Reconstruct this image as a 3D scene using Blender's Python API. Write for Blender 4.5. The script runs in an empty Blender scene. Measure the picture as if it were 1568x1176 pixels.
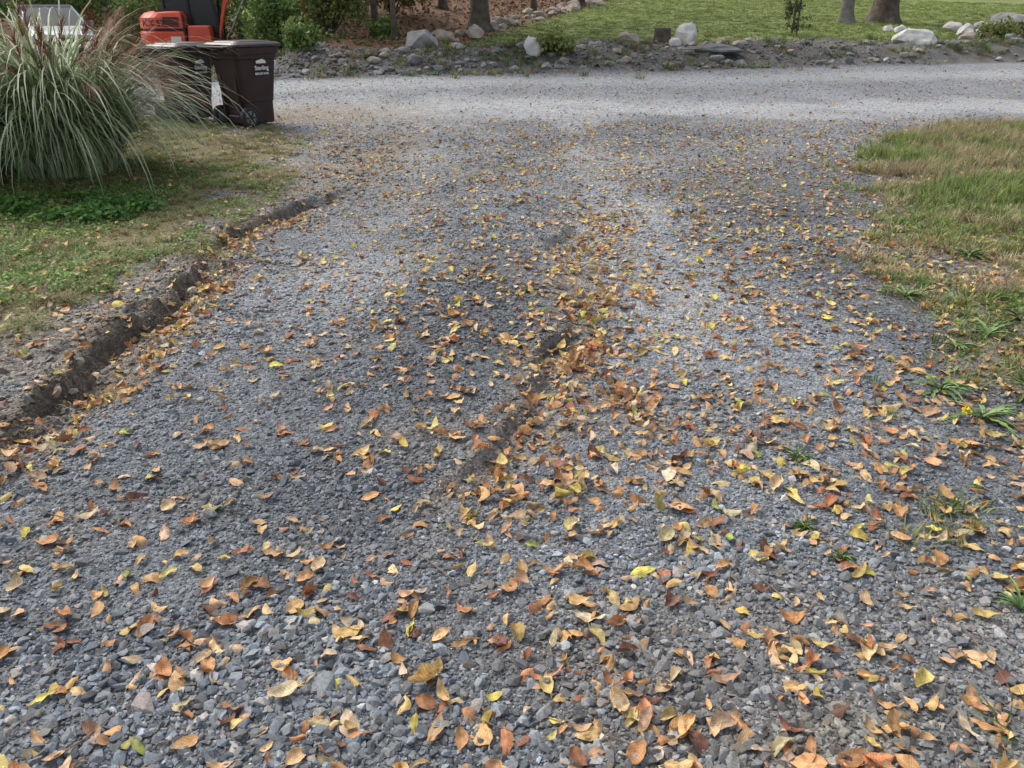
import bpy, bmesh, math, random
import numpy as np
from mathutils import Vector, Matrix, Euler, noise as mnoise
R = math.radians
rng = np.random.default_rng(7)
random.seed(7)
scene = bpy.context.scene
COL = scene.collection

# ------------------------------------------------------------------ helpers
TAB = rng.random((256, 256))
def vn(x, y, s, seed=0):
    x = np.asarray(x, float)/s + seed*17.31; y = np.asarray(y, float)/s + seed*9.77
    xi = np.floor(x).astype(int); yi = np.floor(y).astype(int)
    fx = x-xi; fy = y-yi
    fx = fx*fx*(3-2*fx); fy = fy*fy*(3-2*fy)
    a = TAB[xi & 255, yi & 255]; b = TAB[(xi+1) & 255, yi & 255]
    c = TAB[xi & 255, (yi+1) & 255]; d = TAB[(xi+1) & 255, (yi+1) & 255]
    return (a*(1-fx)+b*fx)*(1-fy)+(c*(1-fx)+d*fx)*fy
def fbm(x, y, s, seed=0, o=3):
    t = 0; a = 1; n = 0
    for i in range(o):
        t = t+a*vn(x, y, s/(2**i), seed+i*3); n += a; a *= .5
    return t/n
def ss(t):
    t = np.clip(t, 0, 1); return t*t*(3-2*t)
def pline(x, y, P):
    best = np.full(np.shape(x), 1e9); sg = np.zeros(np.shape(x))
    for (ax, ay), (bx, by) in zip(P[:-1], P[1:]):
        dx, dy = bx-ax, by-ay; L2 = dx*dx+dy*dy
        t = np.clip(((x-ax)*dx+(y-ay)*dy)/L2, 0, 1)
        px = x-(ax+t*dx); py = y-(ay+t*dy)
        d = np.hypot(px, py); s = np.sign(px*dy-py*dx)
        m = d < best
        best = np.where(m, d, best); sg = np.where(m, s, sg)
    return best*sg

GUL = [(-2.35, 1.2), (-2.2, 2.67), (-2.14, 2.94), (-2.14, 3.65), (-2.2, 4.69), (-2.22, 6.15), (-1.9, 7.2), (-1.55, 8.0), (-1.6, 9.5)]
RUT = [(-.25, 1.9), (-.12, 2.5), (-.04, 2.8), (.16, 3.4), (.33, 4.0), (.42, 4.69), (.33, 5.76), (.62, 6.59), (.8, 8)]
TRL = [(-1.75, 2.6), (-1.35, 4.0), (-1.2, 4.9), (-1.14, 7.4), (-1.0, 10), (-1.6, 14)]
TRR = [(.75, 3.6), (.95, 4.8), (.93, 6.15), (1.0, 8.4), (1.0, 11), (.6, 14)]
DK = [(-.55, 2.2), (-.25, 3.6), (-.15, 5.5), (0, 8), (0, 12.2)]
def E(x): return 18.9+.31*np.clip(x, -30, 30)

def height(x, y):
    x = np.asarray(x, float); y = np.asarray(y, float)
    near = ss((16-y)/8)
    h = (fbm(x, y, 1.6, 1)-.5)*.07*near + (fbm(x, y, .3, 5)-.5)*.028*near + (fbm(x, y, 3.5, 9, 2)-.5)*.08
    g = pline(x, y, GUL) + (fbm(x, y, .55, 21, 5)-.5)*.42
    act = ss((y-1.2)/1)*ss((8.6-y)/2.2)
    dep = .15*act*np.clip(0+1.5*vn(x, y, .75, 3), .2, 1.15)
    h = h-np.where(g > 0, dep*np.exp(-(g/.25)**2), dep*ss(1+g/.06))
    h = h+.018*act*ss((-g)/.05)*np.exp(-(g/.6)**2)
    h = h+.045*act*np.exp(-((g+.05)/.22)**2)*(ss((fbm(x, y, .11, 25)-.5)*5)-.3)
    r = pline(x, y, RUT) + (fbm(x, y, .45, 31, 5)-.5)*.45
    act = ss((y-1.8)/.6)*ss((7.2-y)/1.8)
    dep = .075*act*np.clip(-.40+2.1*vn(x, y, .75, 8), .08, 1.1)
    h = h-np.where(r > 0, dep*np.exp(-(r/.26)**2), dep*ss(1+r/.05))
    h = h-.025*np.exp(-(pline(x, y, TRL)/.35)**2)*near-.02*np.exp(-(pline(x, y, TRR)/.4)**2)*near
    c = np.exp(-(((x+1.7)/1.0)**2+((y-9.6)/1.8)**2))
    h = h-c*.11*fbm(x, y, .5, 44)
    veg = left_mask(x, y)
    h = h+.03*veg
    d = y-E(x)
    A = ss((x+6.5)/1.5)
    h = h+.25*ss((d+7)/7)
    bump = ss(d/1.9+(fbm(x, y, 1.1, 12)-.5)*.5)
    h = h+A*bump*(.47+(fbm(x, y, 1.2, 13)-.5)*.42*ss((6-d)/3)+(fbm(x, y, .4, 14)-.5)*.12*ss((5-d)/2))
    h = h+.066*np.maximum(d-np.where(x > -5.5, 3, np.interp(x, [-9, -5.5], [15, 3])), 0)
    h = h+.03*np.maximum(d-25, 0)
    h = h+.12*np.maximum(d-6, 0)*ss((1.5-x)/5)*ss((x+9)/3)*ss(d/20)
    return h
def left_mask(x, y):
    Lx = np.interp(y, [0, 2, 3, 3.92, 4.5, 5.76, 7.66, 8.7, 10, 11.2, 12.2, 13], [-6, -4.2, -3.3, -2.75, -2.5, -2.4, -2.45, -2.5, -2.9, -3.3, -4.2, -6])
    return ss((Lx-x)/.6+.4+(fbm(x, y, .6, 41, 4)-.5)*2.5)*ss((12.9-y)/.6)
def right_mask(x, y):
    Rx = np.interp(y, [0, 1.0, 1.37, 1.85, 2.72, 3.49, 4.56, 6, 7.66, 9, 10.8, 12.4], [.75, .85, 1.05, 1.6, 2.1, 2.3, 2.5, 2.95, 3.35, 4.0, 5.1, 7.1])
    return ss((x-Rx)/.8+.42+(fbm(x, y, .6, 51, 4)-.5)*1.9)*ss((12.7-y)/.9)
def zones(x, y):
    x = np.asarray(x, float); y = np.asarray(y, float)
    d = y-E(x)
    z = {}
    z['d'] = d
    z['left'] = left_mask(x, y); z['right'] = right_mask(x, y)
    nz = fbm(x, y, 1.1, 61)
    far = ss((y-4)/7)
    wob = (fbm(x, y, .8, 63)-.5)*.6
    tl = np.exp(-((pline(x, y, TRL)+wob)/.45)**2); tr = np.exp(-((pline(x, y, TRR)+wob)/.42)**2)
    pale = np.maximum(tl*.42, tr*.55)*ss((y-2.8)/2)*ss((15-y)/3)*(.2+1.1*nz)
    b1 = np.exp(-((y-14.2-.06*x+(nz-.5)*1.6)/1.3)**2); b2 = np.exp(-((y-17.3-.24*x+(nz-.5))/1.2)**2)
    pale = np.maximum(pale, b1*1.0); pale = np.maximum(pale, b2*.85)
    pale = np.maximum(pale, .14*far); pale = np.maximum(pale, .38*ss((y-12.6)/1.2))
    pale = pale*(1-ss((d+.6)/.8))
    z['pale'] = np.clip(pale, 0, 1)
    z['dark'] = np.clip(np.exp(-((pline(x, y, DK)+wob)/.5)**2)*ss((13-y)/3)*.6+ss((x-1.5)/.6)*ss((11.5-y)/3)*.8+.5*ss((-.9-x)/.5)*ss((3.3-y)/1), 0, 1)*(.45+1.0*nz)
    dirt = np.exp(-(((x+1.9)/.85)**2+((y-10)/2.4)**2))*ss((fbm(x, y, .5, 71)-.30)*4)
    dirt = np.maximum(dirt, .9*np.exp(-((x+3.2)/1.7)**2-((y-13.3)/1.1)**2))
    g = pline(x, y, GUL)+(fbm(x, y, .55, 21, 5)-.5)*.42
    dirt = np.maximum(dirt, .95*np.exp(-((g+.03)/.17)**2)*ss((8-y)/2))
    dirt = np.maximum(dirt, .7*np.exp(-((g+.25)/.45)**2)*ss((9.5-y)/2)*ss((fbm(x, y, .35, 73)-.40)*6))
    r = pline(x, y, RUT)+(fbm(x, y, .45, 31, 5)-.5)*.45
    dirt = np.maximum(dirt, .55*np.exp(-((r+.02)/.10)**2)*ss((y-1.9)/.6)*ss((7.2-y)/2))
    dirt = np.maximum(dirt, .25*ss((fbm(x, y, .7, 75)-.55)*6)*ss((12-y)/3))
    z['dirt'] = np.clip(dirt, 0, 1)
    z['gul_shade'] = .55*np.exp(-((g+.02)/.07)**2)*ss((8-y)/2)  # shade along the gully's left wall, painted into the ground colour
    z['berm'] = ss((d+.3)/.8)
    lawnL = -1.2+(y-23.5)*.30
    z['lawn'] = ss((d-3.0+(nz-.5)*1.5)/.8)*ss((x-lawnL)/.8)
    z['litter'] = ss((d-2.4)/1)*(1-ss((x-lawnL)/.8))
    z['gul'] = np.exp(-((g-.14)/.15)**2)*ss((8-y)/2)
    z['rut'] = np.exp(-((r-.2)/.22)**2)*ss((y-1.9)/.6)*ss((7.5-y)/2)
    z['n'] = nz
    return z
def mix(a, b, t):
    t = np.asarray(t)[..., None]; return a*(1-t)+np.asarray(b)*t
GR = np.array([.174, .186, .197])
def albedo(x, y, Z=None):
    Z = Z or zones(x, y)
    n = fbm(x, y, .9, 81); n2 = fbm(x, y, .25, 85)
    c = GR[None, :]*(.60+.80*n)[:, None]
    c = c*(1-.30*Z['dark'])[:, None]
    c = mix(c, (.37, .375, .375), Z['pale'])
    dc = np.stack([.18+.14*n2, .145+.12*n2, .10+.10*n2], -1)
    t = (Z['dirt']*.85)[:, None]; c = c*(1-t)+dc*t
    c = c*(1-Z['gul_shade'])[:, None]
    c = mix(c, (.145, .14, .13), Z['berm'])
    c = mix(c, (.07, .055, .038), Z['berm']*ss((n2-.48)*5)*.7)
    lg = np.stack([.13+.08*n2, .115+.06*n2, .055+.03*n2], -1)
    c = c*(1-Z['left'][:, None])+lg*Z['left'][:, None]
    rg = np.stack([.15+.06*n2, .13+.05*n2, .08+.03*n2], -1)
    c = c*(1-.75*Z['right'][:, None])+rg*.75*Z['right'][:, None]
    lw = np.stack([.20+.07*n, .245+.05*n, .085+.02*n], -1)
    c = c*(1-Z['lawn'][:, None])+lw*Z['lawn'][:, None]
    li = np.stack([.14+.10*n2, .085+.05*n2, .045+.03*n2], -1)*(.55+.7*n)[:, None]
    c = c*(1-Z['litter'][:, None])+li*Z['litter'][:, None]
    return c

# ------------------------------------------------------------------ node helpers
def newmat(name):
    m = bpy.data.materials.new(name); m.use_nodes = True
    nt = m.node_tree; b = nt.nodes['Principled BSDF']
    return m, nt, b
def N(nt, t, **k):
    n = nt.nodes.new(t)
    for a, v in k.items(): setattr(n, a, v)
    return n
def solid(name, c, rough=.6, var=.25, scale=6, metal=0, bump=0, spec=.5, bscale=None):
    m, nt, b = newmat(name)
    tc = N(nt, 'ShaderNodeTexCoord'); no = N(nt, 'ShaderNodeTexNoise')
    no.inputs['Scale'].default_value = scale; no.inputs['Detail'].default_value = 6
    nt.links.new(tc.outputs['Object'], no.inputs['Vector'])
    rp = N(nt, 'ShaderNodeValToRGB')
    rp.color_ramp.elements[0].position = .3; rp.color_ramp.elements[1].position = .7
    rp.color_ramp.elements[0].color = tuple(v*(1-var) for v in c)+(1,)
    rp.color_ramp.elements[1].color = tuple(min(1, v*(1+var)) for v in c)+(1,)
    nt.links.new(no.outputs['Fac'], rp.inputs['Fac']); nt.links.new(rp.outputs['Color'], b.inputs['Base Color'])
    b.inputs['Roughness'].default_value = rough; b.inputs['Metallic'].default_value = metal
    b.inputs['Specular IOR Level'].default_value = spec
    if bump:
        n2 = N(nt, 'ShaderNodeTexNoise'); n2.inputs['Scale'].default_value = bscale or scale*3; n2.inputs['Detail'].default_value = 8
        nt.links.new(tc.outputs['Object'], n2.inputs['Vector'])
        bp = N(nt, 'ShaderNodeBump'); bp.inputs['Strength'].default_value = bump; bp.inputs['Distance'].default_value = .03
        nt.links.new(n2.outputs['Fac'], bp.inputs['Height']); nt.links.new(bp.outputs['Normal'], b.inputs['Normal'])
    return m
def instmat(name, rough=.8, trans=0., kind='stone'):
    m, nt, b = newmat(name)
    at = N(nt, 'ShaderNodeAttribute', attribute_type='INSTANCER', attribute_name='col')
    b.inputs['Roughness'].default_value = rough
    b.inputs['Specular IOR Level'].default_value = .3 if kind != 'grass' else .2
    out = at.outputs['Color']
    if kind == 'stone':
        ge = N(nt, 'ShaderNodeNewGeometry'); no = N(nt, 'ShaderNodeTexNoise'); no.inputs['Scale'].default_value = 160; no.inputs['Detail'].default_value = 2
        nt.links.new(ge.outputs['Position'], no.inputs['Vector'])
        mr = N(nt, 'ShaderNodeMapRange'); mr.inputs[1].default_value = .3; mr.inputs[2].default_value = .7; mr.inputs[3].default_value = .75; mr.inputs[4].default_value = 1.25
        nt.links.new(no.outputs['Fac'], mr.inputs[0])
    elif kind == 'leaf':
        uv = N(nt, 'ShaderNodeUVMap'); uv.uv_map = 'UVMap'
        sp = N(nt, 'ShaderNodeSeparateXYZ'); nt.links.new(uv.outputs['UV'], sp.inputs[0])
        ab = N(nt, 'ShaderNodeMath', operation='SUBTRACT'); ab.inputs[1].default_value = .5; nt.links.new(sp.outputs[0], ab.inputs[0])
        a2 = N(nt, 'ShaderNodeMath', operation='ABSOLUTE'); nt.links.new(ab.outputs[0], a2.inputs[0])
        ma = N(nt, 'ShaderNodeMath', operation='MULTIPLY_ADD'); ma.inputs[1].default_value = -.55; nt.links.new(a2.outputs[0], ma.inputs[0]); nt.links.new(sp.outputs[1], ma.inputs[2])
        mu = N(nt, 'ShaderNodeMath', operation='MULTIPLY'); mu.inputs[1].default_value = 62; nt.links.new(ma.outputs[0], mu.inputs[0])
        sn = N(nt, 'ShaderNodeMath', operation='SINE'); nt.links.new(mu.outputs[0], sn.inputs[0])
        rib = N(nt, 'ShaderNodeMath', operation='LESS_THAN'); rib.inputs[1].default_value = .035; nt.links.new(a2.outputs[0], rib.inputs[0])
        s2 = N(nt, 'ShaderNodeMath', operation='MULTIPLY_ADD'); s2.inputs[1].default_value = .14; s2.inputs[2].default_value = 1.0; nt.links.new(sn.outputs[0], s2.inputs[0])
        s3 = N(nt, 'ShaderNodeMath', operation='MULTIPLY_ADD'); s3.inputs[1].default_value = .25; nt.links.new(rib.outputs[0], s3.inputs[0]); nt.links.new(s2.outputs[0], s3.inputs[2])
        ge = N(nt, 'ShaderNodeNewGeometry'); no = N(nt, 'ShaderNodeTexNoise'); no.inputs['Scale'].default_value = 55; no.inputs['Detail'].default_value = 3
        nt.links.new(ge.outputs['Position'], no.inputs['Vector'])
        m0 = N(nt, 'ShaderNodeMapRange'); m0.inputs[1].default_value = .35; m0.inputs[2].default_value = .6; m0.inputs[3].default_value = .62; m0.inputs[4].default_value = 1.15
        nt.links.new(no.outputs['Fac'], m0.inputs[0])
        mr = N(nt, 'ShaderNodeMath', operation='MULTIPLY'); nt.links.new(m0.outputs[0], mr.inputs[0]); nt.links.new(s3.outputs[0], mr.inputs[1])
    else:
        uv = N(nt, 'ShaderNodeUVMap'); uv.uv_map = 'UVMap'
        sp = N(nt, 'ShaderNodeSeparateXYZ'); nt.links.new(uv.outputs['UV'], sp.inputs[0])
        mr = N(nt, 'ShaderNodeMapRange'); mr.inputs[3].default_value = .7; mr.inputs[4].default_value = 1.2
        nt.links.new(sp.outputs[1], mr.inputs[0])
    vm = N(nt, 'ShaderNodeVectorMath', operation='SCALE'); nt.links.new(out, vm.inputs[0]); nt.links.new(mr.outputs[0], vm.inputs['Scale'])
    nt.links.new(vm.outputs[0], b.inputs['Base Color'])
    if trans:
        tr = N(nt, 'ShaderNodeBsdfTranslucent'); nt.links.new(vm.outputs[0], tr.inputs['Color'])
        ms = N(nt, 'ShaderNodeMixShader'); ms.inputs[0].default_value = trans
        nt.links.new(b.outputs[0], ms.inputs[1]); nt.links.new(tr.outputs[0], ms.inputs[2])
        nt.links.new(ms.outputs[0], nt.nodes['Material Output'].inputs['Surface'])
    return m

def mk(name, V, F, mat, parent=None, smooth=False, uv=None, fm=None, link=True, loc=None):
    me = bpy.data.meshes.new(name); me.from_pydata([tuple(v) for v in V], [], F)
    for m in (mat if isinstance(mat, (list, tuple)) else [mat]): me.materials.append(m)
    if uv is not None:
        l = me.uv_layers.new(name='UVMap')
        vi = np.empty(len(me.loops), int); me.loops.foreach_get('vertex_index', vi)
        l.data.foreach_set('uv', np.asarray(uv, float)[vi].ravel())
    if fm is not None: me.polygons.foreach_set('material_index', fm)
    if smooth: me.polygons.foreach_set('use_smooth', [True]*len(me.polygons))
    me.update()
    o = bpy.data.objects.new(name, me)
    if link: COL.objects.link(o)
    if parent: o.parent = parent
    if loc is not None: o.location = loc
    return o
def empty(name, loc=(0, 0, 0), rz=0, s=1):
    o = bpy.data.objects.new(name, None); COL.objects.link(o)
    o.location = loc; o.rotation_euler = (0, 0, rz); o.scale = (s, s, s); o.empty_display_size = .2
    return o

def scatter(name, variants, P, rot, scl, idx, col):
    c = bpy.data.collections.new(name+'_sources')
    for v in variants: c.objects.link(v)
    n = len(P)
    me = bpy.data.meshes.new(name); me.vertices.add(n)
    me.vertices.foreach_set('co', np.asarray(P, np.float32).ravel())
    def att(nm, ty, data, key):
        a = me.attributes.new(nm, ty, 'POINT'); a.data.foreach_set(key, np.ascontiguousarray(data).ravel())
    att('rot', 'FLOAT_VECTOR', np.asarray(rot, np.float32), 'vector')
    scl = np.asarray(scl, np.float32)
    if scl.ndim == 1: scl = np.repeat(scl[:, None], 3, 1)
    att('scl', 'FLOAT_VECTOR', scl, 'vector')
    att('idx', 'INT', np.asarray(idx, np.int32), 'value')
    col = np.concatenate([np.asarray(col, np.float32), np.ones((n, 1), np.float32)], 1)
    att('col', 'FLOAT_COLOR', col, 'color')
    o = bpy.data.objects.new(name, me); COL.objects.link(o)
    g = bpy.data.node_groups.new(name+'_gn', 'GeometryNodeTree')
    g.interface.new_socket('Geometry', in_out='INPUT', socket_type='NodeSocketGeometry')
    g.interface.new_socket('Geometry', in_out='OUTPUT', socket_type='NodeSocketGeometry')
    gi = g.nodes.new('NodeGroupInput'); go = g.nodes.new('NodeGroupOutput')
    ip = g.nodes.new('GeometryNodeInstanceOnPoints'); ci = g.nodes.new('GeometryNodeCollectionInfo')
    ci.inputs['Collection'].default_value = c; ci.inputs['Separate Children'].default_value = True; ci.inputs['Reset Children'].default_value = True
    def na(nm, ty):
        a = g.nodes.new('GeometryNodeInputNamedAttribute'); a.data_type = ty; a.inputs['Name'].default_value = nm; return a.outputs['Attribute']
    er = g.nodes.new('FunctionNodeEulerToRotation')
    L = g.links.new
    L(gi.outputs[0], ip.inputs['Points']); L(ci.outputs[0], ip.inputs['Instance'])
    ip.inputs['Pick Instance'].default_value = True
    L(na('idx', 'INT'), ip.inputs['Instance Index'])
    L(na('rot', 'FLOAT_VECTOR'), er.inputs[0]); L(er.outputs[0], ip.inputs['Rotation'])
    L(na('scl', 'FLOAT_VECTOR'), ip.inputs['Scale'])
    L(ip.outputs[0], go.inputs[0])
    md = o.modifiers.new('scatter', 'NODES'); md.node_group = g
    return o

# ------------------------------------------------------------------ terrain
def axis(a, b, step, lo, hi, g1, g2):
    c = list(np.arange(a, b, step)); s = step; v = c[-1]
    while v < hi: s *= g2; v += s; c.append(v)
    s = step; v = c[0]; pre = []
    while v > lo: s *= g1; v -= s; pre.append(v)
    return np.array(pre[::-1]+c)
xs = axis(-3, 3, .022, -110, 110, 1.02, 1.02)
ys = axis(.6, 5.2, .022, -50, 160, 1.09, 1.016)
X, Y = np.meshgrid(xs, ys); xf = X.ravel(); yf = Y.ravel()
zf = height(xf, yf)
Zt = zones(xf, yf)
cg = albedo(xf, yf, Zt)
nx, ny = len(xs), len(ys)
me = bpy.data.meshes.new('ground')
me.vertices.add(nx*ny); me.vertices.foreach_set('co', np.stack([xf, yf, zf], -1).astype(np.float32).ravel())
i = (np.arange(ny-1)[:, None]*nx+np.arange(nx-1)[None, :]).ravel()
q = np.stack([i, i+1, i+nx+1, i+nx], -1).astype(np.int32)
me.loops.add(q.size); me.loops.foreach_set('vertex_index', q.ravel())
me.polygons.add(len(q)); me.polygons.foreach_set('loop_start', np.arange(len(q), dtype=np.int32)*4)
me.update(calc_edges=True)
a = me.attributes.new('col', 'FLOAT_COLOR', 'POINT'); a.data.foreach_set('color', np.concatenate([cg, np.ones((len(cg), 1))], 1).astype(np.float32).ravel())
me.polygons.foreach_set('use_smooth', [True]*len(me.polygons))
ground = bpy.data.objects.new('ground', me); COL.objects.link(ground)
m, nt, b = newmat('gravel_ground')
at = N(nt, 'ShaderNodeAttribute', attribute_name='col')
ge = N(nt, 'ShaderNodeNewGeometry')
v1 = N(nt, 'ShaderNodeTexVoronoi'); v1.inputs['Scale'].default_value = 90
v2 = N(nt, 'ShaderNodeTexVoronoi'); v2.inputs['Scale'].default_value = 32
v3 = N(nt, 'ShaderNodeTexNoise'); v3.inputs['Scale'].default_value = 9; v3.inputs['Detail'].default_value = 8; v3.inputs['Roughness'].default_value = .7
for v in (v1, v2, v3): nt.links.new(ge.outputs['Position'], v.inputs['Vector'])
def sepr(v):
    s = N(nt, 'ShaderNodeSeparateColor'); nt.links.new(v.outputs['Color'], s.inputs[0]); return s.outputs[0]
def mrange(src, a0, a1, b0, b1):
    r = N(nt, 'ShaderNodeMapRange'); nt.links.new(src, r.inputs[0])
    for k, v in zip((1, 2, 3, 4), (a0, a1, b0, b1)): r.inputs[k].default_value = v
    return r.outputs[0]
def mul(p, q_):
    r = N(nt, 'ShaderNodeMath', operation='MULTIPLY'); nt.links.new(p, r.inputs[0]); nt.links.new(q_, r.inputs[1]); return r.outputs[0]
f = mul(mul(mrange(sepr(v1), 0, 1, .6, 1.4), mrange(sepr(v2), 0, 1, .78, 1.22)), mrange(v3.outputs['Fac'], .3, .7, .75, 1.25))
vm = N(nt, 'ShaderNodeVectorMath', operation='SCALE'); nt.links.new(at.outputs['Color'], vm.inputs[0]); nt.links.new(f, vm.inputs['Scale'])
nt.links.new(vm.outputs[0], b.inputs['Base Color']); b.inputs['Roughness'].default_value = .85; b.inputs['Specular IOR Level'].default_value = .3
hs = N(nt, 'ShaderNodeMath', operation='ADD'); nt.links.new(v1.outputs['Distance'], hs.inputs[0]); nt.links.new(mrange(v2.outputs['Distance'], 0, 1, 0, 1.5), hs.inputs[1])
bp = N(nt, 'ShaderNodeBump'); bp.invert = True; bp.inputs['Distance'].default_value = .010; bp.inputs['Strength'].default_value = .7
nt.links.new(hs.outputs[0], bp.inputs['Height']); nt.links.new(bp.outputs['Normal'], b.inputs['Normal'])
me.materials.append(m)

# ------------------------------------------------------------------ gravel stones
stone_mat = instmat('crushed_stone', .75)
def hull(name, k, flat, seed):
    r = random.Random(seed); bm = bmesh.new()
    for _ in range(k):
        v = Vector((r.gauss(0, 1), r.gauss(0, 1), r.gauss(0, 1))).normalized()
        bm.verts.new((v.x*.5, v.y*.5*r.uniform(.6, .9), v.z*.5*flat))
    res = bmesh.ops.convex_hull(bm, input=bm.verts)
    bmesh.ops.delete(bm, geom=[g_ for g_ in res['geom_interior'] if isinstance(g_, bmesh.types.BMVert)], context='VERTS')
    me_ = bpy.data.meshes.new(name); bm.to_mesh(me_); bm.free(); me_.materials.append(stone_mat)
    return bpy.data.objects.new(name, me_)
stones = [hull('stone_%02d' % i, 9+i, .42+.05*(i % 5), i) for i in range(10)]
NS = 350000
th = rng.uniform(-R(47), R(47), NS); u = rng.random(NS)
r = np.sqrt((.95**2+2.2)*((25**2+2.2)/(.95**2+2.2))**u-2.2)
sx = r*np.sin(th); sy = r*np.cos(th)
Z = zones(sx, sy)
veg = np.clip(Z['left']+Z['right']*.65+Z['lawn']+Z['litter'], 0, 1)
keep = rng.random(NS) > veg*.9
keep &= rng.random(NS) > .5*Z['pale']
keep &= rng.random(NS) > .65*Z['dirt']
sx, sy, r = sx[keep], sy[keep], r[keep]; n = len(sx)
Z = {k: v[keep] for k, v in Z.items()}
dist = np.hypot(r, 1.6)
coarse = .45+1.05*fbm(sx, sy, .5, 91)
size = .0078*np.exp(rng.normal(0, .52, n))*coarse*(1-.35*Z['pale'])
size *= np.clip((dist/3)**.45, 1, 2.2)*(1+.45*ss((2.3-sy)/1.2))
big = rng.random(n) < (.014+.02*ss((2.6-sy)/1.5)); size[big] *= rng.uniform(1.5, 2.9, big.sum())
bm_ = Z['berm'] > .5
size[bm_] *= rng.uniform(1, 3.6, bm_.sum())
size = np.minimum(size, np.where(bm_, .2, .042))
base = albedo(sx, sy, Z)
fac = np.exp(rng.normal(-.04, 1, n)*np.interp(dist, [2, 5, 12], [.36, .28, .16]))*1.04
fac[bm_] *= rng.uniform(.8, 1.7, bm_.sum())
scol = base*fac[:, None]
blue = rng.random(n) < .30; scol[blue] *= np.array([.93, 1.0, 1.07])
warm = rng.random(n) < .14; scol[warm] *= np.array([1.2, 1.04, .88])
lt = rng.random(n) < np.interp(dist, [2, 8], [.035, .012]); scol[lt] = scol[lt]*1.35+.06
scol = np.clip(scol, .02, .6)
sz = height(sx, sy)+size*.1
P = np.stack([sx, sy, sz], -1)
BS = [(-1.08, 2.27, .065, (.34, .34, .32)), (-.49, 1.47, .07, (.28, .30, .31)), (-.95, 1.42, .065, (.42, .36, .32)), (-1.07, 1.70, .065, (.32, .29, .26)),
      (.72, 3.30, .06, (.34, .35, .33)), (-.26, 1.76, .055, (.3, .31, .30)), (-.98, 1.55, .05, (.46, .42, .38)), (-.85, 1.52, .045, (.44, .41, .37)),
      (-.38, 1.32, .045, (.33, .34, .34)), (-.2, 1.60, .04, (.34, .36, .38)), (-.55, 2.55, .045, (.30, .30, .30)), (.18, 1.98, .035, (.34, .36, .38)),
      (-.42, 1.66, .04, (.24, .25, .27)), (.05, 1.3, .04, (.26, .27, .29)), (-1.4, 2.0, .05, (.16, .16, .17)), (-.9, 1.95, .045, (.13, .13, .14))]
for k in range(240):
    yy = rng.uniform(2.2, 9); gx = np.interp(yy, [p[1] for p in GUL], [p[0] for p in GUL])+rng.normal(-.1, .24)
    s_ = rng.uniform(.018, .06); cc = rng.uniform(.6, 1.3); BS.append((gx, yy, s_, (.24*cc, .22*cc, .19*cc)))
for k in range(150):
    yy = rng.uniform(7.5, 12.3); gx = -1.9+rng.normal(0, .6)
    s_ = rng.uniform(.025, .07); cc = rng.uniform(.7, 1.2); BS.append((gx, yy, s_, (.30*cc, .27*cc, .23*cc)))
bx = np.array([b_[0] for b_ in BS]); by = np.array([b_[1] for b_ in BS]); bs_ = np.array([b_[2] for b_ in BS])
bp_ = np.stack([bx, by, height(bx, by)+bs_*.12], -1); bc_ = np.array([b_[3] for b_ in BS])
P = np.concatenate([P, bp_]); size = np.concatenate([size, bs_]); scol = np.concatenate([scol, bc_]); n = len(P)
rot = np.stack([rng.normal(0, .4, n), rng.normal(0, .4, n), rng.uniform(0, 6.28, n)], -1)
idx = rng.integers(0, 10, n); idx[-len(BS):] = rng.integers(5, 10, len(BS))
scatter('gravel', stones, P, rot, size*1.25, idx, scol)

# ------------------------------------------------------------------ fallen leaves
leaf_mat = instmat('dry_leaf', .6, .12, 'leaf')
def leafmesh(name, seed, mat=leaf_mat, wid=.25, curl=1.):
    r = random.Random(seed); V = []; UV = []; F = []
    bend = r.uniform(-.7, 1.5)*curl; fold = r.uniform(-.3, .9)*curl; tw = r.uniform(-1.0, 1.0)*curl; wv = r.uniform(.01, .06)*curl; ph = r.uniform(0, 6); side = r.uniform(-.2, .2)
    w0 = wid*r.uniform(.65, 1.25); edge = r.uniform(-.4, 1.5)*curl
    nI, nJ = 9, 4
    for i in range(nI+1):
        t = i/nI; w = w0*(math.sin(math.pi*min(1, t**.82))**.75 if 0 < t < 1 else 0.004)*(1-.15*t)*(1+.06*(i % 2))
        for j in range(nJ+1):
            s = j/nJ*2-1
            x = s*w; z = fold*abs(x)+wv*math.sin(t*14+ph+s*2)*abs(s)+edge*x*x*2.5*(1 if s > 0 else .5)
            a_ = tw*(t-.5); x, z = x*math.cos(a_)-z*math.sin(a_), x*math.sin(a_)+z*math.cos(a_)
            z += bend*(t-.5)**2*.8
            V.append((x+side*math.sin(t*3), t-.5, z)); UV.append((j/nJ, t))
    for i in range(nI):
        for j in range(nJ):
            a_ = i*(nJ+1)+j; F.append((a_, a_+1, a_+nJ+2, a_+nJ+1))
    k = len(V); z0 = bend*.2
    V += [(-.008, -.5, z0), (.008, -.5, z0), (.01+side*.5, -.68, z0+.02), (-.004+side*.5, -.68, z0+.02)]; UV += [(.5, 0)]*4; F.append((k, k+1, k+2, k+3))
    return mk(name, V, F, mat, smooth=True, uv=UV, link=False)
leaves = [leafmesh('leaf_%02d' % i, i+100) for i in range(24)]
NL = 330000
lx = rng.uniform(-13, 14, NL); ly = rng.uniform(.4, 21, NL); area = 27*20.6
Z = zones(lx, ly)
nn = fbm(lx, ly, .5, 111); n3 = fbm(lx, ly, .22, 115)
den = 118+105*ss((lx+.2)/.8)*ss((9-ly)/4)
den = den*(.40+1.2*nn)*(.4+1.2*n3)
den = den*(1+1.7*Z['rut']+3.0*Z['gul'])*(1-.5*np.clip(Z['pale'], 0, 1))
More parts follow.
